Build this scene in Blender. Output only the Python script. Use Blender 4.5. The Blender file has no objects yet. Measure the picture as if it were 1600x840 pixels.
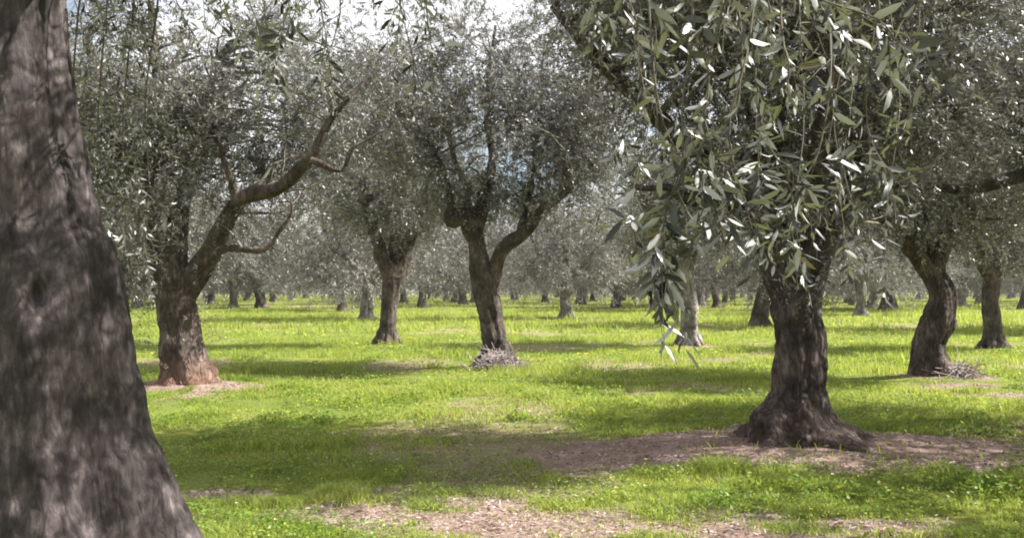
import bpy, math, random
import numpy as np
from mathutils import Vector

# ------------------------------------------------------------------ camera, light, exposure
SC = bpy.context.scene
COL = SC.collection
F = 1500.0          # focal length in photograph pixels (1600 wide)
EYE = 1.6
HZ = 452.0          # horizon row

cd = bpy.data.cameras.new('camera')
cam = bpy.data.objects.new('camera', cd)
COL.objects.link(cam)
cd.sensor_width = 36.0
cd.lens = F / 1600 * 36.0
cd.clip_start = 0.05
cd.clip_end = 3000
cam.location = (0, 0, EYE)
cam.rotation_euler = (math.radians(90) + math.atan((HZ - 420) / F), 0, 0)
SC.camera = cam

SUN_EL = math.radians(45)
SUN_AZ = math.atan2(1.0, 0.08)       # clockwise from +Y: from the right, slightly beyond
world = bpy.data.worlds.new('World')
SC.world = world
world.use_nodes = True
nt = world.node_tree
nt.nodes.clear()
out = nt.nodes.new('ShaderNodeOutputWorld')
bg = nt.nodes.new('ShaderNodeBackground')
sky = nt.nodes.new('ShaderNodeTexSky')
sky.sky_type = 'NISHITA'
sky.sun_disc = False
sky.sun_elevation = SUN_EL
sky.sun_rotation = SUN_AZ
tc = nt.nodes.new('ShaderNodeTexCoord')
mp = nt.nodes.new('ShaderNodeMapping')
mp.inputs['Scale'].default_value = (1, 1, 2.2)
ns = nt.nodes.new('ShaderNodeTexNoise')
ns.inputs['Scale'].default_value = 2.6
ns.inputs['Detail'].default_value = 7
rp = nt.nodes.new('ShaderNodeValToRGB')
rp.color_ramp.elements[0].position = 0.34
rp.color_ramp.elements[1].position = 0.50
mx = nt.nodes.new('ShaderNodeMix')
mx.data_type = 'RGBA'
mx.inputs[7].default_value = (9.6, 9.7, 10.0, 1)
nt.links.new(tc.outputs['Generated'], mp.inputs['Vector'])
nt.links.new(mp.outputs['Vector'], ns.inputs['Vector'])
nt.links.new(ns.outputs['Fac'], rp.inputs['Fac'])
nt.links.new(rp.outputs['Color'], mx.inputs['Factor'])
nt.links.new(sky.outputs['Color'], mx.inputs[6])
nt.links.new(mx.outputs[2], bg.inputs['Color'])
nt.links.new(bg.outputs['Background'], out.inputs['Surface'])
bg.inputs['Strength'].default_value = 0.05

sd = bpy.data.lights.new('sun', 'SUN')
sd.energy = 5.0
sd.angle = math.radians(0.5)
sd.color = (1.0, 0.97, 0.92)
sun = bpy.data.objects.new('sun', sd)
COL.objects.link(sun)
sdir = Vector((math.sin(SUN_AZ) * math.cos(SUN_EL), math.cos(SUN_AZ) * math.cos(SUN_EL), math.sin(SUN_EL)))
sun.rotation_euler = (-sdir).to_track_quat('-Z', 'Y').to_euler()
sun.location = sdir * 60

SC.view_settings.view_transform = 'Standard'
SC.view_settings.look = 'None'
SC.view_settings.gamma = 1
SC.view_settings.use_curve_mapping = False
SC.view_settings.exposure = 1.5
SC.render.engine = 'CYCLES'
SC.cycles.use_denoising = True
SC.cycles.max_bounces = 5
SC.cycles.diffuse_bounces = 2
SC.cycles.glossy_bounces = 2
SC.cycles.transmission_bounces = 3
SC.cycles.transparent_max_bounces = 4
SC.cycles.caustics_reflective = False
SC.cycles.caustics_refractive = False
SC.cycles.sample_clamp_indirect = 4
SC.cycles.filter_width = 1.9

# ------------------------------------------------------------------ numeric helpers
rng = np.random.default_rng(7)


def P(px, py, d, dd=0.0):
    """photograph pixel at distance d -> a point in the place (dd: how much nearer/farther the point lies)"""
    d = d + dd
    return np.array([(px - 800) / F * d, d, EYE + (HZ - py) / F * d])


_perm = np.random.default_rng(3).random(4096)


def _h(ix, iy, iz):
    return _perm[(ix * 73 + iy * 1543 + iz * 389 + (ix * iy) % 97 + (iy * iz) % 61) % 4096]


def vnoise(p):
    """value noise in 0..1 at (N,3) points"""
    p = np.asarray(p, float) + 1000.0
    i = np.floor(p).astype(np.int64)
    f = p - i
    f = f * f * (3 - 2 * f)
    r = 0
    for dx in (0, 1):
        wx = f[:, 0] if dx else 1 - f[:, 0]
        for dy in (0, 1):
            wy = f[:, 1] if dy else 1 - f[:, 1]
            for dz in (0, 1):
                wz = f[:, 2] if dz else 1 - f[:, 2]
                r = r + wx * wy * wz * _h(i[:, 0] + dx, i[:, 1] + dy, i[:, 2] + dz)
    return r


def fbm(p, o=4):
    p = np.asarray(p, float)
    a, s, t = 0.5, 0, 0
    for k in range(o):
        s = s + a * vnoise(p * 2 ** k + 17.3 * k)
        t += a
        a *= 0.5
    return s / t


def n2(x, y, sc, seed=0.0, o=3):
    return fbm(np.stack([x / sc, y / sc, np.full_like(x, seed)], 1), o)


def smooth(a, b, v):
    t = np.clip((v - a) / (b - a), 0, 1)
    return t * t * (3 - 2 * t)


def norm(v):
    return v / np.maximum(np.linalg.norm(v, axis=-1, keepdims=True), 1e-9)


def catmull(pts, n):
    """resample a polyline (points with any number of columns) smoothly to n rows"""
    pts = np.asarray(pts, float)
    m = len(pts)
    t = np.linspace(0, m - 1, n)
    i = np.minimum(t.astype(int), m - 2)
    f = (t - i)[:, None]
    g = lambda k: pts[np.clip(i + k, 0, m - 1)]
    p0, p1, p2, p3 = g(-1), g(0), g(1), g(2)
    return 0.5 * (2 * p1 + (p2 - p0) * f + (2 * p0 - 5 * p1 + 4 * p2 - p3) * f ** 2 + (3 * p1 - p0 - 3 * p2 + p3) * f ** 3)


class MB:
    """collects triangles and quads with a material index, builds ONE mesh object"""

    def __init__(s):
        s.v, s.f, s.n = [], [], 0

    def add(s, v, f, mi=0):
        v = np.asarray(v, np.float32).reshape(-1, 3)
        f = np.asarray(f, np.int64)
        s.v.append(v)
        s.f.append((f + s.n, mi))
        s.n += len(v)

    def mesh(s, name, mats, smooth_shade=True):
        me = bpy.data.meshes.new(name)
        v = np.concatenate(s.v)
        me.vertices.add(len(v))
        me.vertices.foreach_set('co', v.ravel())
        loops = np.concatenate([f.ravel() for f, _ in s.f])
        sizes = np.concatenate([np.full(len(f), f.shape[1]) for f, _ in s.f])
        mi = np.concatenate([np.full(len(f), m) for f, m in s.f])
        start = np.concatenate([[0], np.cumsum(sizes)[:-1]])
        me.loops.add(len(loops))
        me.loops.foreach_set('vertex_index', loops.astype(np.int32))
        me.polygons.add(len(sizes))
        me.polygons.foreach_set('loop_start', start.astype(np.int32))
        me.polygons.foreach_set('material_index', mi.astype(np.int32))
        me.polygons.foreach_set('use_smooth', np.full(len(sizes), smooth_shade))
        for m in mats:
            me.materials.append(m)
        me.update(calc_edges=True)
        return me

    def build(s, name, mats, parent=None, smooth_shade=True):
        o = bpy.data.objects.new(name, s.mesh(name, mats, smooth_shade))
        COL.objects.link(o)
        if parent:
            o.parent = parent
        return o


def tag(o, label=None, cat=None, group=None, kind=None):
    for k, v in (('label', label), ('category', cat), ('group', group), ('kind', kind)):
        if v:
            o[k] = v
    return o


def thing(name, loc, label, cat, group=None):
    o = bpy.data.objects.new(name, None)
    COL.objects.link(o)
    o.location = loc
    return tag(o, label, cat, group)


def frames(path):
    t = norm(np.gradient(path, axis=0))
    u = np.zeros_like(t)
    a = np.array([1.0, 0.02, 0.01])
    for k in range(len(t)):
        a = a - t[k] * a.dot(t[k])
        a = a / np.linalg.norm(a)
        u[k] = a
    return t, u, np.cross(t, u)


def tube(mb, path, rad, sides=8, mi=0, rough=0.0, flutes=(), seed=0.0, nscale=3.0, fine=0.0, pits=()):
    """a bark covered tube, lumpy and fluted; path (n,3), rad (n,)"""
    t, u, w = frames(path)
    n = len(path)
    th = np.linspace(0, 2 * np.pi, sides, endpoint=False)
    r = np.repeat(rad[:, None], sides, 1).astype(float)
    if rough or flutes:
        s = np.linspace(0, 1, n)[:, None]
        for k, amp, ph, tw in flutes:
            a = amp(s) if callable(amp) else amp
            q = np.cos(k * th[None, :] + ph + tw * s)
            r = r * (1 + a * (1 - np.abs(q)) * 1.6 - a * 0.6)
    base = path[:, None, :] + r[..., None] * (np.cos(th)[None, :, None] * u[:, None, :] + np.sin(th)[None, :, None] * w[:, None, :])
    if rough:
        q = base.reshape(-1, 3)
        nz = fbm(q * nscale + seed, 4) - 0.5
        if fine:
            st = q * np.array([16, 16, 5]) + seed
            fz = fbm(st, 3)
            nz2 = np.abs(fz - 0.5) * 2
            dr = (nz * rough).reshape(n, sides) * rad[:, None] * 2 - (fine * (1 - smooth(0.0, 0.35, nz2))).reshape(n, sides)
        else:
            dr = (nz * rough).reshape(n, sides) * rad[:, None] * 2
        base = base + dr[..., None] * norm(base - path[:, None, :])
        for c_, r_, dep in pits:
            wq = np.exp(-(((base - c_) / np.array([r_, r_, r_ * 1.5])) ** 2).sum(-1))
            base = base - (dep * wq)[..., None] * norm(base - path[:, None, :])
    v = base.reshape(-1, 3)
    i = np.arange(n - 1)[:, None] * sides
    j = np.arange(sides)[None, :]
    jn = (j + 1) % sides
    f = np.stack([i + j, i + jn, i + sides + jn, i + sides + j], -1).reshape(-1, 4)
    mb.add(v, f, mi)
    # caps
    for e, ring in ((0, 0), (n - 1, n - 1)):
        c = len(v)
        cv = np.vstack([path[e][None, :] + t[e] * (rad[e] * 0.35 * (1 if e else -1))])
        ids = ring * sides + np.arange(sides)
        nxt = ring * sides + (np.arange(sides) + 1) % sides
        off = mb.n
        mb.v.append(cv.astype(np.float32))
        mb.n += 1
        b = off - len(v) if e == 0 else off - 1 - len(v)
        tri = np.stack([ids + b, nxt + b, np.full(sides, off)], 1)
        if e == 0:
            tri = tri[:, ::-1]
        mb.f.append((tri, mi))


def twigs(mb, paths, rads, mi=1):
    """many thin three-sided twigs at once: paths (N,k,3), rads (N,k)"""
    N, k, _ = paths.shape
    t = norm(np.gradient(paths, axis=1))
    a = norm(np.cross(t, np.array([0.31, 0.52, 0.8])))
    b = np.cross(t, a)
    th = np.array([0, 2.094, 4.189])
    v = paths[:, :, None, :] + rads[:, :, None, None] * (np.cos(th)[None, None, :, None] * a[:, :, None, :] + np.sin(th)[None, None, :, None] * b[:, :, None, :])
    base = (np.arange(N) * k * 3)[:, None, None]
    i = (np.arange(k - 1) * 3)[None, :, None]
    j = np.arange(3)[None, None, :]
    jn = (j + 1) % 3
    f = np.stack(np.broadcast_arrays(base + i + j, base + i + jn, base + i + 3 + jn, base + i + 3 + j), -1).reshape(-1, 4)
    mb.add(v.reshape(-1, 3), f, mi)


def leaves(mb, pos, d, nr, ln, ratio=0.24, detail=0, mi=0, R=None):
    """lanceolate leaves; d along the leaf, nr its upper side"""
    d = norm(d)
    s = norm(np.cross(nr, d))
    nr = np.cross(d, s)
    N = len(pos)
    L = ln[:, None]
    W = L * ratio * 0.5
    if detail == 0:
        v = np.stack([pos, pos + d * L * 0.45 + s * W, pos + d * L, pos + d * L * 0.45 - s * W], 1)
        f = np.arange(N)[:, None] * 4 + np.array([0, 3, 2, 1])[None, :]
        mb.add(v.reshape(-1, 3), f, mi)
    else:
        R = R or np.random.default_rng(1)
        c = (R.random((N, 1)) - 0.35) * 0.62
        P0 = pos
        c1 = pos + d * L * 0.33 - nr * L * c * 0.10 - nr * W * 0.25
        c2 = pos + d * L * 0.70 - nr * L * c * 0.55 - nr * W * 0.2
        T = pos + d * L * (1 - abs(c) * 0.3) - nr * L * c * 1.3
        l1 = pos + d * L * 0.30 + s * W - nr * L * c * 0.08
        r1 = pos + d * L * 0.30 - s * W - nr * L * c * 0.08
        l2 = pos + d * L * 0.68 + s * W * 0.9 - nr * L * c * 0.5
        r2 = pos + d * L * 0.68 - s * W * 0.9 - nr * L * c * 0.5
        v = np.stack([P0, c1, c2, T, l1, l2, r1, r2], 1)
        tri = np.array([[0, 1, 4], [4, 1, 2], [4, 2, 5], [5, 2, 3], [0, 6, 1], [6, 7, 2], [6, 2, 1], [7, 3, 2]])
        f = (np.arange(N)[:, None, None] * 8 + tri[None]).reshape(-1, 3)
        mb.add(v.reshape(-1, 3), f, mi)


def sprays(mb, start, dirn, length, nleaf, leaf, ratio=0.24, detail=0, R=None, droop=0.35, rad=0.003, k=5):
    """N leafy shoots: a thin curved twig with leaves in crossed pairs"""
    R = R or rng
    N = len(start)
    s = np.linspace(0, 1, k)[None, :, None]
    d = norm(dirn)
    L = length[:, None, None]
    side = norm(R.normal(size=(N, 3)))[:, None, :]
    path = start[:, None, :] + d[:, None, :] * L * s + np.array([0, 0, -1.0]) * droop * L * s ** 2 + side * L * 0.10 * np.sin(s * 3.0)
    twigs(mb, path, np.repeat((rad * np.linspace(1, 0.35, k))[None, :], N, 0), 1)
    m = nleaf
    tt = np.linspace(0.12, 1.0, m)[None, :] + R.normal(size=(N, m)) * 0.02
    tt = np.clip(tt, 0.02, 1)
    x = tt * (k - 1)
    i = np.minimum(x.astype(int), k - 2)
    f = (x - i)[..., None]
    ar = np.arange(N)[:, None]
    pos = path[ar, i] * (1 - f) + path[ar, i + 1] * f
    tan = norm(path[ar, i + 1] - path[ar, i])
    a = norm(np.cross(tan, np.array([0.3, 0.1, 0.95])))
    b = np.cross(tan, a)
    ph = (np.arange(m) * 2.2)[None, :] + R.random((N, 1)) * 6.28 + R.normal(size=(N, m)) * 0.4
    out_ = np.cos(ph)[..., None] * a + np.sin(ph)[..., None] * b
    ld = tan * (0.55 + 0.5 * tt[..., None] ** 2) + out_ * 0.75 + np.array([0, 0, 0.12]) + R.normal(size=(N, m, 3)) * 0.15
    up = np.array([0, 0, 1.0]) * 0.9 + tan * 0.5 + R.normal(size=(N, m, 3)) * 0.75
    ll = leaf * (0.5 + 0.8 * R.random((N, m))) * (1 - 0.35 * tt ** 3)
    leaves(mb, pos.reshape(-1, 3), ld.reshape(-1, 3), up.reshape(-1, 3), ll.ravel(), ratio, detail, 0, R)


# ------------------------------------------------------------------ materials
def mat(name):
    m = bpy.data.materials.new(name)
    m.use_nodes = True
    t = m.node_tree
    b = t.nodes['Principled BSDF']
    return m, t, b, t.nodes['Material Output']


def N_(t, kind, **kw):
    n = t.nodes.new(kind)
    for k, v in kw.items():
        if k in n.inputs:
            n.inputs[k].default_value = v
        else:
            setattr(n, k, v)
    return n


def ramp(t, fac, stops):
    r = t.nodes.new('ShaderNodeValToRGB')
    e = r.color_ramp.elements
    while len(e) > 1:
        e.remove(e[0])
    e[0].position, e[0].color = stops[0][0], (*stops[0][1], 1)
    for p, c in stops[1:]:
        x = e.new(p)
        x.color = (*c, 1)
    t.links.new(fac, r.inputs['Fac'])
    return r.outputs['Color']


def mixc(t, fac, a, b, mode='MIX'):
    m = t.nodes.new('ShaderNodeMix')
    m.data_type = 'RGBA'
    m.blend_type = mode
    for sock, v in ((m.inputs['Factor'], fac), (m.inputs[6], a), (m.inputs[7], b)):
        if hasattr(v, 'is_linked') or hasattr(v, 'links'):
            t.links.new(v, sock)
        elif isinstance(v, (int, float)):
            sock.default_value = v
        else:
            sock.default_value = (*v, 1)
    return m.outputs[2]


def leaf_material(name, top, under, transl, k=1.0, gloss=0.42, spec=0.5, dead=0.03, patchy=False):
    m, t, b, o = mat(name)
    g = N_(t, 'ShaderNodeNewGeometry')
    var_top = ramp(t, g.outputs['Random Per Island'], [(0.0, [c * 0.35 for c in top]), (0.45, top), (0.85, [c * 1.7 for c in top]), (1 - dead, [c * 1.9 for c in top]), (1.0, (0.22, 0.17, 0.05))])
    var_un = ramp(t, g.outputs['Random Per Island'], [(0.0, [c * 0.6 for c in under]), (0.5, under), (1.0, [c * 1.25 for c in under])])
    col = mixc(t, g.outputs['Backfacing'], var_top, var_un)
    if patchy:
        # drier and lusher patches of the sward
        tc_ = N_(t, 'ShaderNodeTexCoord')
        na = N_(t, 'ShaderNodeTexNoise', Scale=1.1, Detail=8.0, Roughness=0.72)
        t.links.new(tc_.outputs['Object'], na.inputs['Vector'])
        pc = ramp(t, na.outputs['Fac'], [(0.34, (0.42, 0.62, 0.4)), (0.46, (0.9, 1, 0.85)), (0.57, (1.25, 1.15, 1.3)), (0.68, (1.7, 1.3, 2.3))])
        col = mixc(t, 1.0, col, pc, 'MULTIPLY')
    t.links.new(col, b.inputs['Base Color'])
    b.inputs['Roughness'].default_value = gloss
    b.inputs['Specular IOR Level'].default_value = spec
    tr = N_(t, 'ShaderNodeBsdfTranslucent')
    tcol = ramp(t, g.outputs['Random Per Island'], [(0.0, [c * 0.7 for c in transl]), (1.0, [c * 1.3 for c in transl])])
    t.links.new(tcol, tr.inputs['Color'])
    mxs = N_(t, 'ShaderNodeMixShader')
    mxs.inputs[0].default_value = 0.3 * k
    t.links.new(b.outputs[0], mxs.inputs[1])
    t.links.new(tr.outputs[0], mxs.inputs[2])
    t.links.new(mxs.outputs[0], o.inputs['Surface'])
    return m


OLIVE = leaf_material('olive_leaf', (0.115, 0.113, 0.098), (0.43, 0.42, 0.42), (0.12, 0.12, 0.095), k=.75)
OLIVE_FAR = leaf_material('olive_leaf_far', (0.165, 0.155, 0.135), (0.43, 0.41, 0.41), (0.15, 0.145, 0.12), gloss=0.55, spec=0.35)  # paler leaf for the far trees: distance haze put into the colour
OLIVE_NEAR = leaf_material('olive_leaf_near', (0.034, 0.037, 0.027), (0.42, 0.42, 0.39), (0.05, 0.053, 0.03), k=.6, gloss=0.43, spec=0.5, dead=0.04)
GRASS = leaf_material('spring_grass', (0.195, 0.25, 0.045), (0.19, 0.24, 0.055), (0.46, 0.52, 0.08), k=1.5, gloss=0.6, spec=0.25, dead=0.05, patchy=True)
WEED = leaf_material('clover_leaf', (0.14, 0.20, 0.03), (0.15, 0.2, 0.04), (0.32, 0.40, 0.05), k=1.3, gloss=0.5, spec=0.3, dead=0.01, patchy=True)


def flat_petal(name, c):
    m, t, b, o = mat(name)
    g = N_(t, 'ShaderNodeNewGeometry')
    col = ramp(t, g.outputs['Random Per Island'], [(0.0, [x * 0.7 for x in c]), (1.0, c)])
    t.links.new(col, b.inputs['Base Color'])
    b.inputs['Roughness'].default_value = 0.6
    return m


YELLOW = flat_petal('yellow_petal', (0.8, 0.68, 0.05))
WHITE = flat_petal('white_petal', (0.8, 0.8, 0.7))
LITTER, _t, _b, _o = mat('dry_litter')
_g = N_(_t, 'ShaderNodeNewGeometry')
_t.links.new(ramp(_t, _g.outputs['Random Per Island'], [(0, (0.07, 0.045, 0.03)), (0.4, (0.20, 0.14, 0.115)), (0.75, (0.33, 0.25, 0.22)), (1, (0.44, 0.37, 0.33))]), _b.inputs['Base Color'])
_b.inputs['Roughness'].default_value = 0.8


def bark_material(name, dark, mid, light, scale=1.0, red=0.0, bump=1.0, vs=16, zs=0.38, warpk=0.25, crack=0.55):
    m, t, b, o = mat(name)
    tc = N_(t, 'ShaderNodeTexCoord')
    mp = N_(t, 'ShaderNodeMapping')
    mp.inputs['Scale'].default_value = (1, 1, zs)
    t.links.new(tc.outputs['Object'], mp.inputs['Vector'])
    n1 = N_(t, 'ShaderNodeTexNoise', Scale=14 * scale, Detail=10.0, Roughness=0.75)
    n2_ = N_(t, 'ShaderNodeTexNoise', Scale=2.6 * scale, Detail=5.0, Roughness=0.6)
    vo = N_(t, 'ShaderNodeTexVoronoi', Scale=vs)
    vo.feature = 'DISTANCE_TO_EDGE'
    warp = N_(t, 'ShaderNodeTexNoise', Scale=5 * scale, Detail=3.0)
    t.links.new(mp.outputs['Vector'], warp.inputs['Vector'])
    add = N_(t, 'ShaderNodeVectorMath')
    add.operation = 'MULTIPLY_ADD'
    t.links.new(warp.outputs['Color'], add.inputs[0])
    add.inputs[1].default_value = (warpk,) * 3
    t.links.new(mp.outputs['Vector'], add.inputs[2])
    for n in (n1, vo):
        t.links.new(add.outputs[0], n.inputs['Vector'])
    t.links.new(tc.outputs['Object'], n2_.inputs['Vector'])
    c1 = ramp(t, n1.outputs['Fac'], [(0.3, dark), (0.52, mid), (0.72, light)])
    c2 = ramp(t, n2_.outputs['Fac'], [(0.36, (0.35, 0.33, 0.31)), (0.5, (0.9, 0.87, 0.85)), (0.64, (1.9, 1.85, 1.85))])
    c = mixc(t, 0.85, c1, c2, 'MULTIPLY')
    cr = ramp(t, vo.outputs['Distance'], [(0.0, (crack, crack, crack)), (0.10, (1, 1, 1))])
    c = mixc(t, 0.7, c, cr, 'MULTIPLY')
    if red:
        sep = N_(t, 'ShaderNodeSeparateXYZ')
        t.links.new(tc.outputs['Object'], sep.inputs[0])
        rr = ramp(t, sep.outputs['Z'], [(0.0, (1, 1, 1)), (0.5, (0, 0, 0))])
        mm = N_(t, 'ShaderNodeMath')
        mm.operation = 'MULTIPLY'
        t.links.new(rr, mm.inputs[0])
        mm.inputs[1].default_value = red
        c = mixc(t, mm.outputs[0], c, (0.26, 0.12, 0.07))
    t.links.new(c, b.inputs['Base Color'])
    b.inputs['Roughness'].default_value = 0.85
    b.inputs['Specular IOR Level'].default_value = 0.25
    bp = N_(t, 'ShaderNodeBump', Strength=0.8 * bump, Distance=0.02)
    ad = N_(t, 'ShaderNodeMath')
    ad.operation = 'MULTIPLY_ADD'
    t.links.new(ramp(t, vo.outputs['Distance'], [(0, (0, 0, 0)), (0.18, (1, 1, 1))]), ad.inputs[0])
    ad.inputs[1].default_value = 0.5
    t.links.new(n1.outputs['Fac'], ad.inputs[2])
    t.links.new(ad.outputs[0], bp.inputs['Height'])
    t.links.new(bp.outputs[0], b.inputs['Normal'])
    return m


BARK = bark_material('olive_bark', (0.03, 0.023, 0.018), (0.085, 0.068, 0.055), (0.19, 0.165, 0.14))
BARK_NEAR = bark_material('olive_bark_close', (0.03, 0.024, 0.024), (0.066, 0.054, 0.054), (0.17, 0.148, 0.145), 1.8, bump=.75, vs=15, zs=.28, warpk=.07, crack=.7)
BARK_RED = bark_material('olive_bark_earthy', (0.026, 0.019, 0.017), (0.08, 0.062, 0.053), (0.22, 0.185, 0.165), red=0.06, bump=1.6, crack=.3, vs=11, zs=.3)
BARK_SOIL = bark_material('olive_bark_red_earth', (0.03, 0.022, 0.018), (0.095, 0.074, 0.062), (0.24, 0.20, 0.175), red=0.4, bump=1.5, crack=.35, vs=11, zs=.3)
BARK_GREY = bark_material('olive_bark_grey', (0.08, 0.07, 0.06), (0.22, 0.20, 0.18), (0.38, 0.36, 0.34))
TWIG, _t, _b, _o = mat('olive_twig')
_b.inputs['Base Color'].default_value = (0.11, 0.095, 0.07, 1)
_b.inputs['Roughness'].default_value = 0.8

# ------------------------------------------------------------------ where the trees stand
#            x      y
BASE = dict(
    A=P(100, 985, 4.5)[:2], B=P(288, 604, 15.8)[:2], C=P(605, 541, 27)[:2], D=P(775, 574, 19.7)[:2],
    E=P(884, 498, 52)[:2], Fq=P(1075, 540, 27.2)[:2], G=P(1186, 509, 42)[:2], H=P(1243, 690, 9.75)[:2],
    I=P(1455, 592, 17.2)[:2], J=P(1552, 545, 25.8)[:2], M=np.array([8.9, 11.6]), Kq=np.array([3.5, 1.0]),
    S=P(573, 500, 50)[:2])


def ground_h(x, y):
    x = np.asarray(x, float)
    y = np.asarray(y, float)
    h = (n2(x, y, 3.5, 1.0) - 0.5) * 0.16 + (n2(x, y, 0.7, 5.0) - 0.5) * 0.035
    far = smooth(30, 200, y)
    h = h * (1 - 0.5 * far) + (n2(x, y, 45, 9.0, 2) - 0.5) * 0.7 * far
    for k, r, a in (('H', 1.6, 0.09), ('B', 0.9, 0.12), ('D', 0.8, 0.08), ('I', 0.9, 0.08), ('A', 1.0, 0.08), ('C', 0.9, 0.06), ('Fq', 0.8, 0.06)):
        bx, by = BASE[k]
        q = ((x - bx) ** 2 + (y - by) ** 2) / r ** 2
        h = h + a * np.exp(-q)
    return h


def gh(x, y):
    return float(ground_h(np.array([x]), np.array([y]))[0])


def dirt_w(x, y):
    """where the soil is bare: 0 grass .. 1 bare"""
    w = np.zeros_like(x)

    def spot(cx, cy, rx, ry, a):
        q = ((x - cx) / rx) ** 2 + ((y - cy) / ry) ** 2
        return a * np.exp(-q ** 1.6)
    hx, hy = BASE['H']
    for s in (spot(hx + 0.1, hy - 0.2, 2.3, 1.1, 1.2), spot(hx + 1.5, hy - 0.7, 1.7, 0.75, 1.1), spot(hx - 1.7, hy - 0.6, 1.3, 0.7, 0.9),
              spot(hx - 3.2, hy - 0.9, 1.0, 0.25, 0.35), spot(-1.1, 6.9, .8, 0.5, .95), spot(0.5, 6.6, 1.7, 0.65, .9), spot(-.2, 7.3, .8, .3, .7), spot(2.6, 6.5, .8, .35, .8),
              spot(-2.2, 7.6, 0.5, 0.4, 0.8), spot(1.9, 6.0, 1.6, 0.4, 0.9), spot(-1.6, 7.8, 0.9, 0.25, 0.5), spot(-2.3, 9.4, 1.2, 0.25, 0.25),
              spot(-1.0, 9.0, 1.2, 0.2, 0.25), spot(7.3, 15.8, 0.9, 0.5, 0.8), spot(8.3, 14.5, 1.6, 0.5, 0.9)):
        w = np.maximum(w, s)
    for k, r, a in (('B', 0.9, 1.1), ('D', 0.6, 1.1), ('I', 0.7, 1.1), ('C', 0.4, 0.9), ('Fq', 0.55, 0.9), ('J', 0.7, .9), ('A', 1.0, 0.8)):
        bx, by = BASE[k]
        w = np.maximum(w, spot(bx + 0.15, by - 0.1, r * 1.3, r, a))
    w = np.maximum(w, spot(BASE['B'][0] + 0.7, BASE['B'][1] - 1.2, 0.9, 1.0, 0.6))
    w = w + (n2(x, y, 0.9, 3.0) - 0.5) * 1.0 + (n2(x, y, 0.25, 4.0, 2) - 0.5) * 0.5
    patch = smooth(0.56, 0.68, n2(x, y, 2.2, 12.0)) * 0.55
    return np.clip(smooth(0.28, 0.72, w) + patch, 0, 1)


def graded(lims, steps):
    a = []
    for (l0, l1), s in zip(zip(lims[:-1], lims[1:]), steps):
        a.append(np.arange(l0, l1, s))
    a.append(np.array([lims[-1]]))
    return np.concatenate(a)


gx = graded([-900, -300, -80, -20, -8, 8, 20, 80, 300, 900], [60, 10, 1.5, 0.3, 0.09, 0.3, 1.5, 10, 60])
gy = graded([-300, -20, 3, 14, 30, 90, 300, 1200], [30, 1.0, 0.09, 0.25, 1.0, 8, 60])
X, Y = np.meshgrid(gx, gy)
xs, ys = X.ravel(), Y.ravel()
zs = ground_h(xs, ys)
mb = MB()
nx, ny = len(gx), len(gy)
i = (np.arange(ny - 1) * nx)[:, None] + np.arange(nx - 1)[None, :]
mb.add(np.stack([xs, ys, zs], 1), np.stack([i, i + 1, i + 1 + nx, i + nx], -1).reshape(-1, 4))
GR, t, b, o = mat('grove_soil')
at = N_(t, 'ShaderNodeAttribute', attribute_name='bare')
tc = N_(t, 'ShaderNodeTexCoord')
nA = N_(t, 'ShaderNodeTexNoise', Scale=3.0, Detail=8.0, Roughness=0.7)
nB = N_(t, 'ShaderNodeTexNoise', Scale=38.0, Detail=6.0, Roughness=0.7)
nC = N_(t, 'ShaderNodeTexNoise', Scale=0.35, Detail=6.0, Roughness=0.6)
for n in (nA, nB, nC):
    t.links.new(tc.outputs['Object'], n.inputs['Vector'])
soil = ramp(t, nB.outputs['Fac'], [(0.3, (0.13, 0.085, 0.07)), (0.5, (0.30, 0.22, 0.19)), (0.68, (0.47, 0.385, 0.35))])
soil2 = ramp(t, nA.outputs['Fac'], [(0.35, (0.7, 0.62, 0.56)), (0.65, (1.15, 1.1, 1.05))])
soil = mixc(t, 1.0, soil, soil2, 'MULTIPLY')
gcol = ramp(t, nB.outputs['Fac'], [(0.3, (0.06, 0.075, 0.02)), (0.5, (0.15, 0.18, 0.035)), (0.7, (0.25, 0.27, 0.07))])
g2 = ramp(t, nC.outputs['Fac'], [(0.35, (0.75, 0.85, 0.7)), (0.5, (1, 1, 1)), (0.65, (1.35, 1.2, 1.0))])
gcol = mixc(t, 1.0, gcol, g2, 'MULTIPLY')
col = mixc(t, at.outputs['Fac'], gcol, soil)
# a small red spill of iron-rich earth at one foot
t.links.new(col, b.inputs['Base Color'])
b.inputs['Roughness'].default_value = 0.95
b.inputs['Specular IOR Level'].default_value = 0.1
bp = N_(t, 'ShaderNodeBump', Strength=0.9, Distance=0.03)
t.links.new(nB.outputs['Fac'], bp.inputs['Height'])
t.links.new(bp.outputs[0], b.inputs['Normal'])
ground = mb.build('ground', [GR])
att = ground.data.attributes.new('bare', 'FLOAT', 'POINT')
att.data.foreach_set('value', dirt_w(xs, ys).astype(np.float32))
tag(ground, kind='structure')


# ------------------------------------------------------------------ trees
DENS = 2.0


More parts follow.
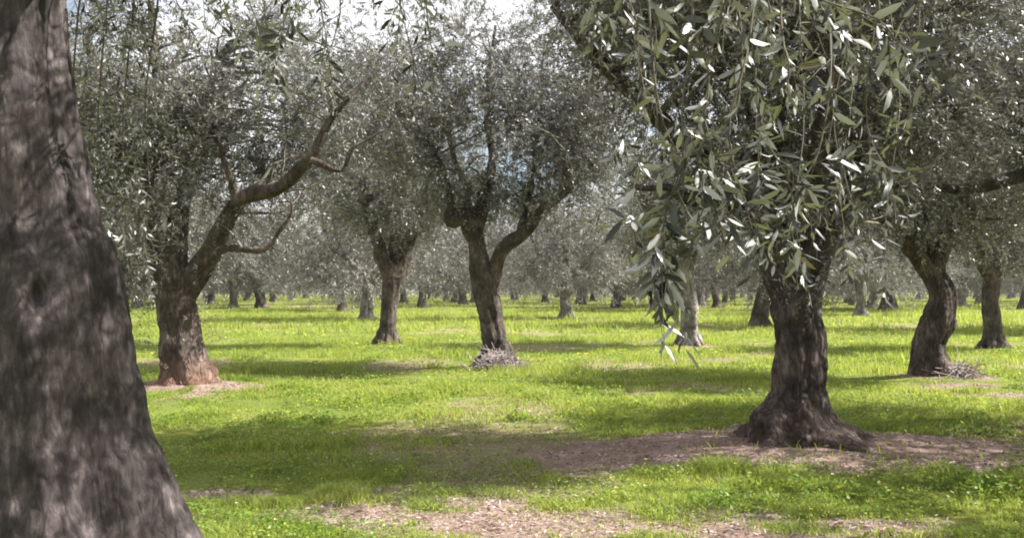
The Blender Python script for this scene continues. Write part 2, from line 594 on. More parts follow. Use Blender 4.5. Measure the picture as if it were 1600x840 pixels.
def make_tree(root, base, trunk, limbs, crowns, nspray, nleaf=26, leaf=0.07, ratio=0.26, detail=0, seed=1, bark=BARK, leafm=OLIVE,
              sides=40, rings=60, flare=0.75, rough=0.22, spray_len=0.42, hubs=90, gap=0.42, gapscale=0.9, fine=0.0, droop=0.4, extra=None,
              limb_parts=True, pits=()):
    """root: Empty.  base: its location.  trunk: rows (x,y,z,r) in the world; limbs: list of such rows; crowns: rows (x,y,z,rx,ry,rz,weight)"""
    R = np.random.default_rng(seed)
    if limb_parts:
        nspray, hubs, leaf, ratio = int(nspray * DENS), int(hubs * 1.2), leaf * 1.08, ratio * 1.12
    base = np.asarray(base, float)
    tr = catmull(trunk, rings)
    path, rad = tr[:, :3] - base, tr[:, 3]
    m = MB()
    s = np.linspace(0, 1, rings)
    fl = lambda q: 0.05 + flare * np.clip(1 - q / 0.25, 0, 1) ** 1.6
    tube(m, path, rad, sides, 0, rough, [(2.5, fl, R.random() * 6, 2.0), (3.5, lambda q: 0.06 + 0.4 * fl(q), R.random() * 6, -1.4)][:1] + [(3, lambda q: 0.05 + 0.45 * flare * np.clip(1 - q / 0.25, 0, 1) ** 1.6, R.random() * 6, 1.1), (5, 0.06, R.random() * 6, 2.0)],
         seed * 3.1, 3.0, fine, pits=[(np.asarray(c_) - base, r_, d_) for c_, r_, d_ in pits])
    if limb_parts and rad[3] < .55:
        nr_ = 10
        for q_ in range(nr_):
            an = q_ * 6.283 / nr_ + R.normal() * .25
            ca, sa = math.cos(an), math.sin(an)
            rb = float(np.interp(.06, path[:, 2], rad))
            reach = rb * ((1.4 if sides >= 100 else 1.15) + .5 * R.random())
            bend = R.normal() * .25
            rows = [(ca * rb * .35, sa * rb * .35, .75 * rb + .28, rb * .30), (ca * rb * .75, sa * rb * .75, .16 + rb * .25, rb * .27),
                    (math.cos(an + bend * .5) * (rb * .5 + reach * .5), math.sin(an + bend * .5) * (rb * .5 + reach * .5), .04, rb * .22),
                    (math.cos(an + bend) * reach, math.sin(an + bend) * reach, -.05, rb * .12)]
            rows = [(a_ + path[8, 0] * .5, b_ + path[8, 1] * .5, c_, d_) for a_, b_, c_, d_ in rows]
            qq = catmull(rows, 16)
            tube(m, qq[:, :3], qq[:, 3], 14, 0, .75, [(3, .1, 1.0, 2)], seed + q_ * 3.3, 7.0, fine)
    m.build('trunk', [bark], root)
    nodes, nrad = [path[-rings // 8:][::max(1, rings // 64)]], [rad[-rings // 8:][::max(1, rings // 64)]]
    mm = MB()
    for li, L in enumerate(limbs):
        q = catmull(L, 34)
        p, r = q[:, :3] - base, q[:, 3]
        w = R.normal(size=(9, 3)) * 0.06
        w[0] = 0
        p = p + catmull(w, 34) * (0.3 + r[:, None] * 2)
        if limb_parts:
            m = MB()
        else:
            m = mm
        tube(m, p, r, 16 if limb_parts else 9, 0, rough * 1.1, [(3, 0.06, R.random() * 6, 4)], seed + li, 6.0, fine * 0.5)
        if limb_parts:
            m.build('limb', [bark], root)
        nodes.append(p[8:])
        nrad.append(r[8:])
    if not limb_parts and limbs:
        mm.build('limb', [bark], root)
    nodes = np.concatenate(nodes)
    nrad = np.concatenate(nrad)
    cr = np.asarray(crowns, float)
    cr[:, :3] -= base
    wt = cr[:, 6] * cr[:, 3] * cr[:, 4] * cr[:, 5]
    wt = wt / wt.sum()

    def sample(n, shell=0.6, g=gap):
        pts = []
        c = 0
        while c < n:
            k = R.choice(len(cr), n, p=wt)
            d = norm(R.normal(size=(n, 3)))
            rr = R.random(n) ** shell * (1 + 0.08 * R.normal(size=n))
            p = cr[k, :3] + d * rr[:, None] * cr[k, 3:6]
            ok = fbm(p / gapscale + seed * 5.7, 2) > g + 0.04 * (R.random(n) - 0.5)
            p = p[ok]
            pts.append(p)
            c += len(p)
        return np.concatenate(pts)[:n]
    m = MB()
    # branches from the limbs out to hubs
    hp = sample(hubs, 0.45)
    D = np.linalg.norm(hp[:, None, :] - nodes[None], axis=2) + np.where(nodes[None, :, 2] > hp[:, None, 2] + 0.2, 0.8, 0)
    j = D.argmin(1)
    st, r0 = nodes[j], np.clip(nrad[j] * 0.55, 0.006, 0.035)
    k = 7
    ss = np.linspace(0, 1, k)[None, :, None]
    bend = R.normal(size=(hubs, 1, 3)) * 0.13 * np.linalg.norm(hp - st, axis=1)[:, None, None]
    bp_ = st[:, None] * (1 - ss) + hp[:, None] * ss + bend * np.sin(ss * np.pi) + np.array([0, 0, 0.12]) * np.sin(ss * np.pi) + R.normal(size=(hubs, k, 3)) * 0.02 * np.sin(ss * np.pi)
    twigs(m, bp_, r0[:, None] * (1 - 0.8 * ss[None, 0, :, 0]), 1)
    bn = bp_[:, 2:].reshape(-1, 3)
    # leafy shoots hung on those branches
    sp = sample(nspray)
    jj = np.empty(nspray, int)
    for a in range(0, nspray, 600):
        jj[a:a + 600] = np.linalg.norm(sp[a:a + 600, None] - bn[None], axis=2).argmin(1)
    src = bn[jj]
    v = sp - src
    dist = np.linalg.norm(v, axis=1)
    cap = np.minimum(1, 0.75 / np.maximum(dist, 1e-3))
    # connecting twig
    kk = 4
    s4 = np.linspace(0, 1, kk)[None, :, None]
    cp = src[:, None] + v[:, None] * s4 + np.array([0, 0, 0.10]) * np.sin(s4 * np.pi) * dist[:, None, None]
    twigs(m, cp, np.repeat((0.005 * np.linspace(1, 0.6, kk))[None], nspray, 0), 1)
    cc = cr[:, :3].mean(0)
    dirn = norm(norm(v) * 0.8 + norm(sp - cc) * 0.5 + R.normal(size=(nspray, 3)) * 0.5)
    sprays(m, sp, dirn, spray_len * (0.6 + 0.8 * R.random(nspray)), nleaf, leaf, ratio, detail, R, droop)
    if extra:
        extra(m, base, R)
    m.build('crown', [leafm, TWIG], root)
    return root


def px_path(rows, d):
    """rows (px, py, radius in pixels[, depth offset])"""
    o = []
    for r in rows:
        dd = r[3] if len(r) > 3 else 0.0
        q = P(r[0], r[1], d, dd)
        o.append([*q, r[2] / F * (d + dd)])
    return o


def root_at(key, label, group='olive trees of the grove'):
    x, y = BASE[key]
    z = gh(x, y)
    o = thing('olive_tree', (x, y, z), label, 'tree', group)
    return o, np.array([x, y, z])


def under(rows, d):
    """adds a buried start below the first trunk row"""
    a = rows[0]
    return [(a[0], a[1] + 0.35 * F / d, a[2] * 1.15)] + rows


# --- H : the big tree right of centre
r, b0 = root_at('H', 'stout olive tree with flared roots standing on a mound of dry brown litter')
d = 9.75
tr = px_path(under([(1243, 690, 98), (1243, 655, 66), (1246, 610, 41), (1247, 580, 38), (1247, 530, 38), (1244, 460, 43), (1240, 405, 48), (1238, 370, 42)], d), d)
limbs = [px_path(x, d) for x in (
    [(1238, 450, 30), (1205, 380, 26, -.1), (1160, 320, 22, -.2), (1090, 245, 18, -.3), (1010, 160, 14, -.2), (935, 85, 10, 0), (870, 10, 6, .2)],
    [(1245, 440, 34), (1232, 340, 27, .2), (1205, 230, 20, .5), (1165, 110, 14, .8), (1150, -40, 8, .9)],
    [(1250, 440, 34), (1290, 350, 26, .2), (1345, 240, 19, .3), (1385, 120, 13, .2), (1400, -30, 7, 0)],
    [(1245, 430, 28), (1260, 330, 22, -.5), (1290, 200, 15, -1.0), (1310, 60, 10, -1.3), (1300, -60, 6, -1.4)],
    [(1165, 322, 14, -.2), (1120, 310, 10, -.5), (1060, 300, 8, -.7), (990, 290, 5, -.9)],
    [(1205, 235, 12, .4), (1240, 120, 9, .9), (1290, 0, 6, 1.2)])]
hx, hy = b0[:2]
make_tree(r, b0, tr, limbs, [
    (hx - 0.1, hy, 4.6, 2.3, 2.3, 1.5, 1), (hx - 1.5, hy - .2, 4.2, 1.0, 1.4, 1.0, .7), (hx + 1.2, hy, 3.8, 1.2, 1.5, 1.2, 1),
    (hx - .1, hy + .1, 3.0, 1.3, 1.4, .9, .9), (hx - 0.9, hy + .9, 5.4, 1.6, 1.6, 1.0, .9), (hx + .25, hy - .35, 1.95, .42, .35, .35, 1.6)],
    3300, 26, 0.068, 0.27, seed=11, bark=BARK_RED, sides=160, rings=200, rough=0.40, hubs=170, fine=0.012, gap=0.42, gapscale=0.7)

# --- B : left, with the long crooked limb
r, b0 = root_at('B', 'olive tree with one long crooked limb reaching right, red earth at its foot')
d = 15.8
tr = px_path(under([(292, 604, 51), (290, 575, 39), (284, 530, 32), (274, 470, 30), (268, 430, 29), (262, 400, 23)], d), d)
limbs = [px_path(x, d) for x in (
    [(285, 455, 24), (315, 415, 20, -.1), (345, 360, 15, -.2), (375, 308, 13, -.5), (435, 292, 11, -.9), (485, 245, 9, -1.2), (512, 190, 6.5, -1.3), (552, 142, 4, -1.2), (590, 105, 2.2, -1.0), (620, 90, 1, -.8)],
    [(372, 312, 9, -.5), (352, 255, 5, -.8), (322, 190, 3.5, -1.1), (298, 130, 2, -1.2)],
    [(485, 248, 6, -1.3), (512, 262, 5, -1.4), (535, 258, 4, -1.4), (552, 232, 3, -1.4), (600, 205, 1.5, -1.4)],
    [(300, 430, 10, -.1), (350, 388, 6, -.5), (415, 390, 4.5, -.8), (440, 362, 3.2, -.8), (456, 330, 2.4, -.8), (452, 312, 1.6, -.8), (432, 316, 1, -.8)],
    [(268, 430, 24), (238, 370, 19, .1), (222, 290, 15, .2), (245, 190, 11, .2), (240, 90, 8, .1), (230, -20, 5, .0)],
    [(265, 420, 20), (280, 330, 14, .8), (310, 220, 10, 1.2), (340, 90, 7, 1.4)],
    [(230, 300, 12), (180, 230, 9, -.4), (150, 140, 7, -.6), (130, 60, 5, -.8)])]
bx, by = b0[:2]


def shoots_B(m, base, R):
    pts = []
    for k in range(26):
        a = R.random() * 6.28
        pts.append([0.38 * math.cos(a) + R.normal() * .1, 0.38 * math.sin(a), 0.1 + R.random() * 0.9])
    pts = np.array(pts)
    dr = np.stack([pts[:, 0] * 1.5, pts[:, 1] * 1.5, 0.5 + 0 * pts[:, 0]], 1)
    sprays(m, pts, dr, 0.3 + 0.25 * R.random(len(pts)), 18, 0.06, 0.3, 0, R, 0.5)


make_tree(r, b0, tr, limbs, [
    (bx + .0, by + .2, 4.7, 2.6, 2.4, 1.25, 1), (bx + 1.2, by + .6, 6.0, 2.4, 1.8, .7, .45), (bx + 1.6, by + .9, 4.5, 1.6, 1.7, 1.0, .9), (bx + 2.5, by - 1.1, 4.9, .9, .6, .6, 1.3), (bx + .3, by - 1.3, 4.6, .9, .6, .7, .7), (bx - .6, by - .2, 3.3, 1.5, 1.5, 1.5, .8),
    (bx + .3, by + .4, 3.3, 1.0, 1.2, 1.0, .8), (bx + 2.6, by + 1.4, 4.9, 1.3, 1.5, 1.2, .9), (bx + 1.35, by, 2.75, .9, .8, .5, .9), (bx + .9, by + .8, 3.6, 1.6, 1.2, 1.0, .9), (bx - 1.3, by, 4.8, 1.4, 1.6, 1.8, .9), (bx - .85, by - .3, 1.9, .42, .5, .75, 1.8), (bx + .55, by - .2, 2.2, .35, .4, .3, 1.0)],
    2700, 26, 0.072, 0.27, seed=23, bark=BARK_SOIL, sides=90, rings=110, rough=0.3, hubs=190, fine=0.012, gap=0.47, gapscale=.6, extra=shoots_B)

# --- D : centre
r, b0 = root_at('D', 'olive tree in the centre with forked leaning trunk and a knobbly left fork')
d = 19.7
tr = px_path(under([(778, 574, 29), (774, 545, 20), (768, 500, 18), (758, 450, 20), (751, 415, 17), (744, 380, 13), (740, 350, 12)], d), d)
limbs = [px_path(x, d) for x in (
    [(762, 445, 17), (778, 408, 12, -.1), (812, 368, 11, -.3), (850, 330, 8, -.5), (885, 298, 5, -.6), (930, 250, 3, -.6), (965, 200, 1.5, -.4)],
    [(744, 372, 13), (728, 345, 14, -.1), (706, 340, 12, -.3), (704, 320, 7, -.4), (690, 260, 4, -.5), (650, 190, 2, -.5)],
    [(742, 360, 13), (752, 320, 12, .2), (770, 250, 7, .4), (760, 150, 4, .5), (775, 40, 2, .5)],
    [(742, 352, 10), (725, 300, 6, .7), (700, 200, 4, 1.0), (690, 80, 2, 1.2)],
    [(812, 368, 7, -.3), (830, 290, 4, 0), (840, 190, 3, .4), (850, 80, 1.5, .6)])]
bx, by = b0[:2]
make_tree(r, b0, tr, limbs, [
    (bx, by, 5.5, 3.2, 2.5, 2.2, 1), (bx + 1.3, by, 4.0, 1.5, 1.5, 1.1, .9), (bx - 1.0, by, 3.9, 1.2, 1.4, .8, .8),
    (bx, by + .3, 3.6, 1.7, 1.5, .6, .6), (bx + 1.5, by - .2, 5.0, 1.4, 1.6, 1.3, .9), (bx - 1.8, by, 5.4, 1.3, 1.6, 1.5, .8)],
    2500, 24, 0.078, 0.28, seed=31, bark=BARK, sides=70, rings=90, rough=0.28, hubs=170, fine=0.01, gap=0.49, gapscale=.6)

# --- I : right, S-curved
r, b0 = root_at('I', 'olive tree with a dark S-curved trunk on a stony litter patch')
d = 17.2
tr = px_path(under([(1458, 592, 44), (1453, 568, 31), (1452, 535, 23), (1466, 500, 23), (1472, 465, 20), (1460, 430, 19), (1447, 408, 15)], d), d)
limbs = [px_path(x, d) for x in (
    [(1460, 432, 15), (1430, 395, 13, -.2), (1385, 350, 10, -.4), (1335, 290, 7, -.5), (1300, 220, 4, -.5)],
    [(1460, 430, 16), (1478, 370, 12, .1), (1510, 300, 9, .3), (1525, 210, 6, .4)],
    [(1450, 412, 12), (1440, 340, 10, .5), (1430, 250, 7, .8), (1440, 150, 5, .9)])]
bx, by = b0[:2]
make_tree(r, b0, tr, limbs, [
    (bx, by, 4.4, 2.5, 2.4, 1.4, 1), (bx - 1.0, by, 3.4, 1.0, 1.3, .8, .8), (bx + 1.0, by, 3.2, 1.3, 1.3, .8, .8), (bx, by, 2.7, 1.6, 1.4, .4, .6)],
    2000, 24, 0.078, 0.28, seed=47, bark=BARK_RED, sides=70, rings=90, rough=0.28, hubs=140, fine=0.01, gap=0.43)

# --- C
r, b0 = root_at('C', 'upright olive tree just left behind the forked centre tree')
d = 27
tr = px_path(under([(605, 541, 20), (606, 520, 14), (608, 480, 13), (612, 440, 15), (612, 415, 13)], d), d)
limbs = [px_path(x, d) for x in (
    [(610, 435, 13), (592, 390, 10, -.2), (575, 330, 7, -.4), (560, 250, 4, -.4)],
    [(614, 435, 13), (636, 390, 10, .2), (655, 330, 7, .3), (680, 250, 4, .3)],
    [(612, 425, 12), (615, 360, 8, .6), (620, 260, 5, .8)])]
bx, by = b0[:2]
make_tree(r, b0, tr, limbs, [(bx, by, 5.3, 3.0, 2.3, 2.3, 1), (bx + .6, by, 3.6, 1.5, 1.5, .8, .9), (bx - .7, by, 3.4, 1.2, 1.4, .8, .8)],
          1700, 20, 0.09, 0.3, seed=53, sides=40, rings=60, rough=0.26, hubs=110, gap=0.48, gapscale=.65, leafm=OLIVE)

# --- F
r, b0 = root_at('Fq', 'pale grey olive trunk seen below the hanging leaves, left of the stout tree')
d = 27.2
tr = px_path(under([(1076, 540, 19), (1076, 520, 14), (1077, 480, 13), (1073, 440, 12), (1068, 400, 10)], d), d)
limbs = [px_path(x, d) for x in (
    [(1075, 440, 12), (1045, 390, 9, -.2), (1010, 330, 6, -.3), (985, 260, 4, -.3)],
    [(1072, 425, 12), (1090, 360, 9, .2), (1120, 290, 6, .3)],
    [(1070, 410, 10), (1060, 330, 7, .5), (1065, 240, 4, .7)])]
bx, by = b0[:2]
make_tree(r, b0, tr, limbs, [(bx, by, 4.6, 2.6, 2.4, 1.7, 1), (bx + .5, by, 3.2, 1.5, 1.5, .7, .9), (bx - .8, by, 3.2, 1.3, 1.4, .8, .8)],
          1600, 20, 0.09, 0.3, seed=59, bark=BARK_GREY, sides=40, rings=60, rough=0.24, hubs=110, gap=0.45, gapscale=.75, leafm=OLIVE)

# --- J
r, b0 = root_at('J', 'shaded olive tree at the right edge behind the S-curved one')
d = 25.8
tr = px_path(under([(1552, 545, 19), (1550, 520, 14), (1548, 480, 12), (1550, 440, 13), (1548, 410, 10)], d), d)
limbs = [px_path(x, d) for x in (
    [(1549, 440, 12), (1525, 390, 9, -.2), (1495, 330, 6, -.3)],
    [(1549, 430, 12), (1580, 370, 9, .2), (1610, 300, 6, .3)])]
bx, by = b0[:2]
make_tree(r, b0, tr, limbs, [(bx, by, 4.2, 2.6, 2.4, 1.9, 1), (bx + 1.0, by, 2.9, 1.5, 1.5, .9, .9)],
          1600, 20, 0.09, 0.3, seed=61, sides=36, rings=50, rough=0.24, hubs=100, gap=0.42, leafm=OLIVE)

# --- M : stands outside the frame on the right, its boughs reach in
r, b0 = root_at('M', 'olive tree whose dark boughs reach in from the right edge of the picture')
d = 11.6
mx_, my_ = b0[:2]
tr = [(mx_, my_, -.3, .5), (mx_, my_, .1, .42), (mx_ - .05, my_, 1.0, .3), (mx_ - .2, my_, 1.8, .3), (mx_ - .3, my_, 2.3, .24)]
limbs = [px_path(x, d) for x in (
    [(1935, 330, 20), (1800, 300, 17, -.1), (1690, 262, 13, -.2), (1600, 272, 11, -.3), (1510, 292, 8, -.4), (1425, 288, 5, -.4), (1380, 300, 3, -.3)],
    [(1925, 300, 20), (1780, 210, 15, .1), (1680, 170, 12, .1), (1600, 185, 9, 0), (1520, 203, 7, 0), (1450, 180, 5, 0), (1410, 150, 3, 0)],
    [(1925, 290, 20), (1800, 150, 15, .4), (1690, 60, 11, .5), (1600, 95, 7, .4), (1540, 155, 5, .2), (1500, 175, 3, .1)],
    [(1935, 290, 20), (1900, 120, 15, .5), (1850, -60, 10, .8)])]
make_tree(r, b0, tr, limbs, [(mx_ - .3, my_, 4.8, 2.8, 2.6, 1.6, 1), (mx_ - 2.3, my_ - .1, 4.0, 1.5, 1.5, .8, 1), (mx_ - 2.7, my_, 3.1, 1.2, 1.2, .35, .7), (mx_ - 2.2, my_ + .2, 4.7, 1.0, 1.4, .5, .7)],
          2200, 26, 0.07, 0.27, seed=67, sides=40, rings=50, rough=0.24, hubs=150, gap=0.42)

# --- A : the close trunk on the left
r, b0 = root_at('A', 'massive close olive trunk filling the left edge, grey furrowed bark')
d = 4.5
tr = px_path([(100, 1110, 300), (100, 990, 265), (94, 900, 212), (88, 840, 192), (80, 770, 174), (70, 700, 160), (60, 600, 150), (52, 510, 145), (46, 440, 134), (32, 370, 122), (26, 300, 110), (22, 200, 96), (30, 110, 77), (44, 30, 53), (56, -60, 41), (80, -170, 33, .2), (125, -280, 27, .5), (190, -380, 21, .9), (300, -470, 15, 1.3), (430, -520, 9, 1.5)], d)
limbs = [px_path(x, d) for x in (
    [(-10, 230, 62), (-70, 110, 50, -.1), (-150, -60, 40, -.2), (-190, -300, 30, -.3), (-250, -480, 20, -.2)],
    [(60, -100, 22, .1), (170, -190, 17, 0), (310, -230, 15, -.2), (450, -230, 10, -.3), (590, -200, 7, -.3), (680, -160, 4, -.3)],
    [(110, -260, 20, .4), (150, -330, 17, 1.2), (180, -330, 12, 2.2), (190, -260, 8, 3.0), (190, -180, 5, 3.6)])]


def hang_A(m, base, R):
    # loose shoots that hang into the top of the picture, left half
    paths = [((330, -60), (350, 10), (372, 70), 3.9), ((400, -90), (412, 20), (428, 105), 3.5), ((470, -80), (500, 10), (512, 85), 3.6),
             ((560, -70), (610, -10), (640, 25), 3.9), ((600, -90), (630, 30), (655, 130), 4.1), ((250, -60), (275, 5), (300, 55), 4.4),
             ((130, -70), (150, 10), (175, 60), 4.6), ((200, -60), (215, 30), (225, 75), 4.9), ((500, -70), (470, -10), (452, 35), 4.2),
             ((640, -80), (660, -20), (690, 30), 4.5), ((90, -60), (120, 20), (130, 90), 5.2), ((345, -60), (385, -5), (405, 50), 3.4), ((430, -90), (450, 10), (425, 60), 3.3),
             ((520, -80), (530, 20), (505, 100), 3.8), ((610, -80), (625, 0), (618, 60), 3.6), ((655, -80), (668, 40), (680, 105), 4.0), ((300, -60), (315, 0), (345, 35), 4.2)]
    for (a, b_, c, dd) in paths:
        q = np.array([P(*a, dd), P(*b_, dd), P(*c, dd)]) - base
        top = q[0] + np.array([-0.15, 0.1, 0.35])
        pth = catmull(np.vstack([top, q]), 7)
        twigs(m, pth[None], (0.005 * np.linspace(1, .4, 7))[None], 1)
        n = 6
        ids = R.integers(1, 6, n)
        dirn = norm(np.gradient(pth, axis=0)[ids] + R.normal(size=(n, 3)) * 0.07)
        sprays(m, pth[ids], dirn, 0.10 + 0.12 * R.random(n), 8, 0.062, 0.24, 1, R, 0.3, 0.0022)
        sprays(m, pth[-2:-1], norm(np.gradient(pth, axis=0))[-2:-1], np.array([0.2]), 12, 0.062, 0.24, 1, R, 0.15, 0.0022)
    # a denser dark bough hanging behind the trunk
    n = 260
    u = R.random((n, 3))
    px = 90 + 170 * u[:, 0] * (1 - 0.3 * u[:, 1])
    py = -60 + 460 * u[:, 1] ** 1.1
    px = px + 20 * (u[:, 1])
    dd = 6.6 + 1.4 * u[:, 2]
    q = np.stack([(px - 800) / F * dd, dd, EYE + (HZ - py) / F * dd], 1) - base
    keep = fbm(q * 2.2 + 5, 2) > 0.44
    q = q[keep]
    for cx, lo in ((110, 330), (150, 400), (190, 360), (225, 300)):
        pth = catmull(np.array([P(190, -180, 4.5, 3.2), P(cx + 20, -60, 7.2), P(cx, lo * .5, 7.3), P(cx + 8, lo, 7.4)]) - base, 12)
        twigs(m, pth[None], (0.014 * np.linspace(1, .25, 12))[None], 1)
    sprays(m, q, R.normal(size=q.shape) * 0.6 + np.array([0, 0, -.5]), 0.25 + 0.2 * R.random(len(q)), 22, 0.066, 0.27, 0, R, 0.4)


ax, ay = b0[:2]
make_tree(r, b0, tr, limbs, [(ax - .6, ay, 5.0, 2.2, 2.0, 1.1, 1), (ax + .9, ay + .9, 4.7, 1.6, 1.2, .6, 1), (ax + 2.9, ay - .1, 4.5, 1.5, 1.5, .45, 1.6), (ax + .8, ay + 2.7, 5.1, 1.4, 1.4, .6, 1.6)],  # right and rear clumps are unseen, added overhead to shade the shoots and trunk
          1700, 22, 0.066, 0.25, seed=71, bark=BARK_NEAR, leafm=OLIVE_NEAR, sides=300, rings=420, rough=0.11, flare=0.26, hubs=70, fine=0.007, extra=hang_A, gap=0.42, pits=[(P(60, 458, 4.13), .045, .09), (P(10, 330, 4.2), .09, .05), (P(130, 640, 4.1), .1, .05)])  # the darker leaf colour stands in for shade on the hanging shoots

# --- K : tree beside the camera on the right, only its hanging shoots are seen
r, b0 = root_at('Kq', 'long olive shoots with big silvery leaves hanging close overhead, right of centre')
kx, ky = b0[:2]
tr = [(kx, ky, -.3, .45), (kx, ky, .1, .38), (kx + .05, ky, 1.0, .27), (kx, ky + .05, 1.9, .26), (kx - .05, ky + .1, 2.4, .2)]
limbs = [[(kx, ky, 1.9, .17), (kx - .8, ky + .5, 2.8, .12), (kx - 1.7, ky + 1.0, 3.3, .08), (kx - 2.6, ky + 1.5, 3.4, .04), (kx - 3.2, ky + 1.9, 3.3, .02)],
         [(kx, ky, 1.9, .17), (kx - .6, ky + 1.0, 2.9, .12), (kx - 1.2, ky + 2.0, 3.3, .07), (kx - 1.8, ky + 2.7, 3.3, .03)],
         [(kx, ky, 2.0, .15), (kx + .5, ky - .4, 3.0, .1), (kx + .8, ky - .8, 4.0, .05)]]


def hang_K(m, base, R):
    main = [([(1000, -170), (1045, -20), (1060, 130), (1066, 220), (1088, 300), (1135, 362)], 2.35, 3),
            ([(1070, -150), (1085, 60), (1062, 220), (1042, 330), (1026, 415)], 2.3, 3),
            ([(1180, -150), (1165, 40), (1150, 170), (1165, 300), (1200, 400)], 2.7, 5),
            ([(1280, -150), (1285, 40), (1270, 180), (1262, 270), (1255, 340)], 2.6, 5),
            ([(1200, -160), (1260, -20), (1340, 30), (1375, 75)], 2.2, 3),
            ([(960, -150), (985, 0), (1000, 110), (985, 210)], 3.2, 4),
            ([(1380, -150), (1365, 40), (1350, 150), (1360, 240), (1400, 320)], 3.0, 4),
            ([(1330, -150), (1320, 60), (1305, 200), (1325, 290), (1335, 350)], 3.5, 4),
            ([(1120, -150), (1120, 60), (1105, 170), (1120, 240)], 2.3, 4),
            ([(1230, -150), (1225, 60), (1215, 150), (1225, 260), (1240, 330)], 2.35, 4),
            ([(1020, -150), (1010, 20), (1030, 120), (1005, 230), (990, 320), (1000, 400)], 3.3, 4),
            ([(1430, -150), (1440, 20), (1420, 110), (1410, 190)], 3.2, 3),
            ([(1390, -150), (1400, 120), (1385, 330), (1395, 480)], 4.2, 2),
            ([(1300, -150), (1320, 100), (1315, 300), (1320, 390)], 4.0, 4),
            ([(1150, -150), (1145, 60), (1135, 200), (1140, 300)], 3.3, 5),
            ([(1240, -150), (1250, 90), (1240, 260), (1250, 340), (1255, 400)], 3.4, 3),
            ([(900, -150), (920, -30), (940, 30)], 3.4, 2),
            ([(1200, -150), (1190, 100), (1190, 220)], 2.9, 5)]
    for rows, dd, n in main:
        q = np.array([P(a, b_, dd) for a, b_ in rows]) - base
        pth = catmull(q, 16)
        pth = pth + catmull(R.normal(size=(6, 3)) * 0.02, 16)
        tw = 0.0042 if dd < 3 else 0.0035
        # up to the bough overhead
        L0 = np.array(limbs[0] + limbs[1])[:, :3] - base
        L0 = np.concatenate([catmull(L0[:5], 20), catmull(L0[5:], 20)])
        near = L0[np.linalg.norm(L0 - pth[0], axis=1).argmin()]
        full = np.vstack([catmull(np.vstack([near, (near + pth[0]) / 2 + [0, 0, .12], pth[0]]), 8)[:-1], pth])
        twigs(m, full[None], (np.interp(np.linspace(0, 1, len(full)), [0, .3, 1], [tw * 2, tw, tw * .4]))[None], 1)
        k = int(n * 1.7)
        ids = (2 + 12 * R.random(k) ** 1.25).astype(int)
        tan = norm(np.gradient(pth, axis=0))
        dirn = norm(tan[ids] * 0.45 + R.normal(size=(k, 3)) * 0.7)
        sprays(m, pth[ids], dirn, 0.10 + 0.16 * R.random(k), 9, 0.068, 0.23, 1, R, 0.3, 0.002)
        ids = np.array([3, 6, 9, 12, 13])
        sprays(m, pth[ids], tan[ids], np.full(5, 0.16), 8, 0.07, 0.22, 1, R, 0.1, 0.002)
        if rows[-1] == (1026, 415):
            # the dark drooping cluster at this shoot's end
            e = np.array([10, 11, 12, 13, 14, 15, 15])
            sprays(m, pth[e], norm(np.array([[-.1, 0, -1.0]]) + R.normal(size=(7, 3)) * .25), .10 + .07 * R.random(7), 8, 0.088, 0.24, 1, R, 0.3, 0.002)


make_tree(r, b0, tr, limbs, [(kx + .2, ky - .6, 4.4, 1.7, 1.4, .8, 1)],
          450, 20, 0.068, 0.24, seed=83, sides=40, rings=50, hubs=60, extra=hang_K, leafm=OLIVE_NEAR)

# --- off-frame neighbour whose shade falls into the right foreground
x, y = 9.2, 7.0
z = gh(x, y)

# ------------------------------------------------------------------ mid and far trees: three kinds, copied
def proto(seed, h, rad, lean, leafm, nspray, nleaf, leaf, bark):
    root = bpy.data.objects.new('olive_tree', None)
    COL.objects.link(root)
    R = np.random.default_rng(seed)
    l = lean
    tr = [(0, 0, -.35, .55), (0, 0, .05, .42), (l * .1, 0, .5, .27), (l * .5, .05, 1.1, .25), (l, .0, 1.7, .27), (l * 1.1, 0, 2.1, .2)]
    limbs = []
    for k in range(4):
        a = k * 1.57 + R.random()
        dx, dy = math.cos(a), math.sin(a)
        rr = rad * (0.6 + .3 * R.random())
        limbs.append([(l, 0, 1.7, .17), (l + dx * rr * .3, dy * rr * .3, 2.5, .12), (l + dx * rr * .6, dy * rr * .6, 3.4, .08), (l + dx * rr * .8, dy * rr * .8, h * .8, .03)])
    cr = [(l, 0, h * .62, rad, rad, h * .34, 1)]
    for k in range(4):
        a = k * 1.57 + R.random() * 1.5
        cr.append((l + math.cos(a) * rad * .6, math.sin(a) * rad * .65, 1.75 + R.random() * 1.0, rad * .5, rad * .5, 1.0, 1.3))
    make_tree(root, (0, 0, 0), tr, limbs, cr, nspray, nleaf, leaf, 0.36, seed=seed, sides=18, rings=24, rough=.25, bark=bark, leafm=leafm,
              hubs=60, gap=0.44, spray_len=.5, limb_parts=False, gapscale=1.1)
    return root


def copy_tree(o):
    c = o.copy()
    COL.objects.link(c)
    for ch in o.children:
        d_ = ch.copy()
        COL.objects.link(d_)
        d_.parent = c
    return c


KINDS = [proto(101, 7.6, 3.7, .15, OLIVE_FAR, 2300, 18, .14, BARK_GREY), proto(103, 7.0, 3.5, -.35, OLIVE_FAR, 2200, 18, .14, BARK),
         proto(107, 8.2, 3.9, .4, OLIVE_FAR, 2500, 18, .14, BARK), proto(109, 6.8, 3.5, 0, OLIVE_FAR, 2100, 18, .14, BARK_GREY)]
used = [False] * 4


def place(kind, x, y, s, rz, label, group):
    s = s * (1.2 if group == 'olive trees of the grove' and y > 30 else 1)
    o = KINDS[kind] if not used[kind] else copy_tree(KINDS[kind])
    used[kind] = True
    o.location = (x, y, gh(x, y) - .03)
    o.scale = (s, s, s)
    o.rotation_euler = (0, 0, rz)
    return tag(o, label, 'tree', group)


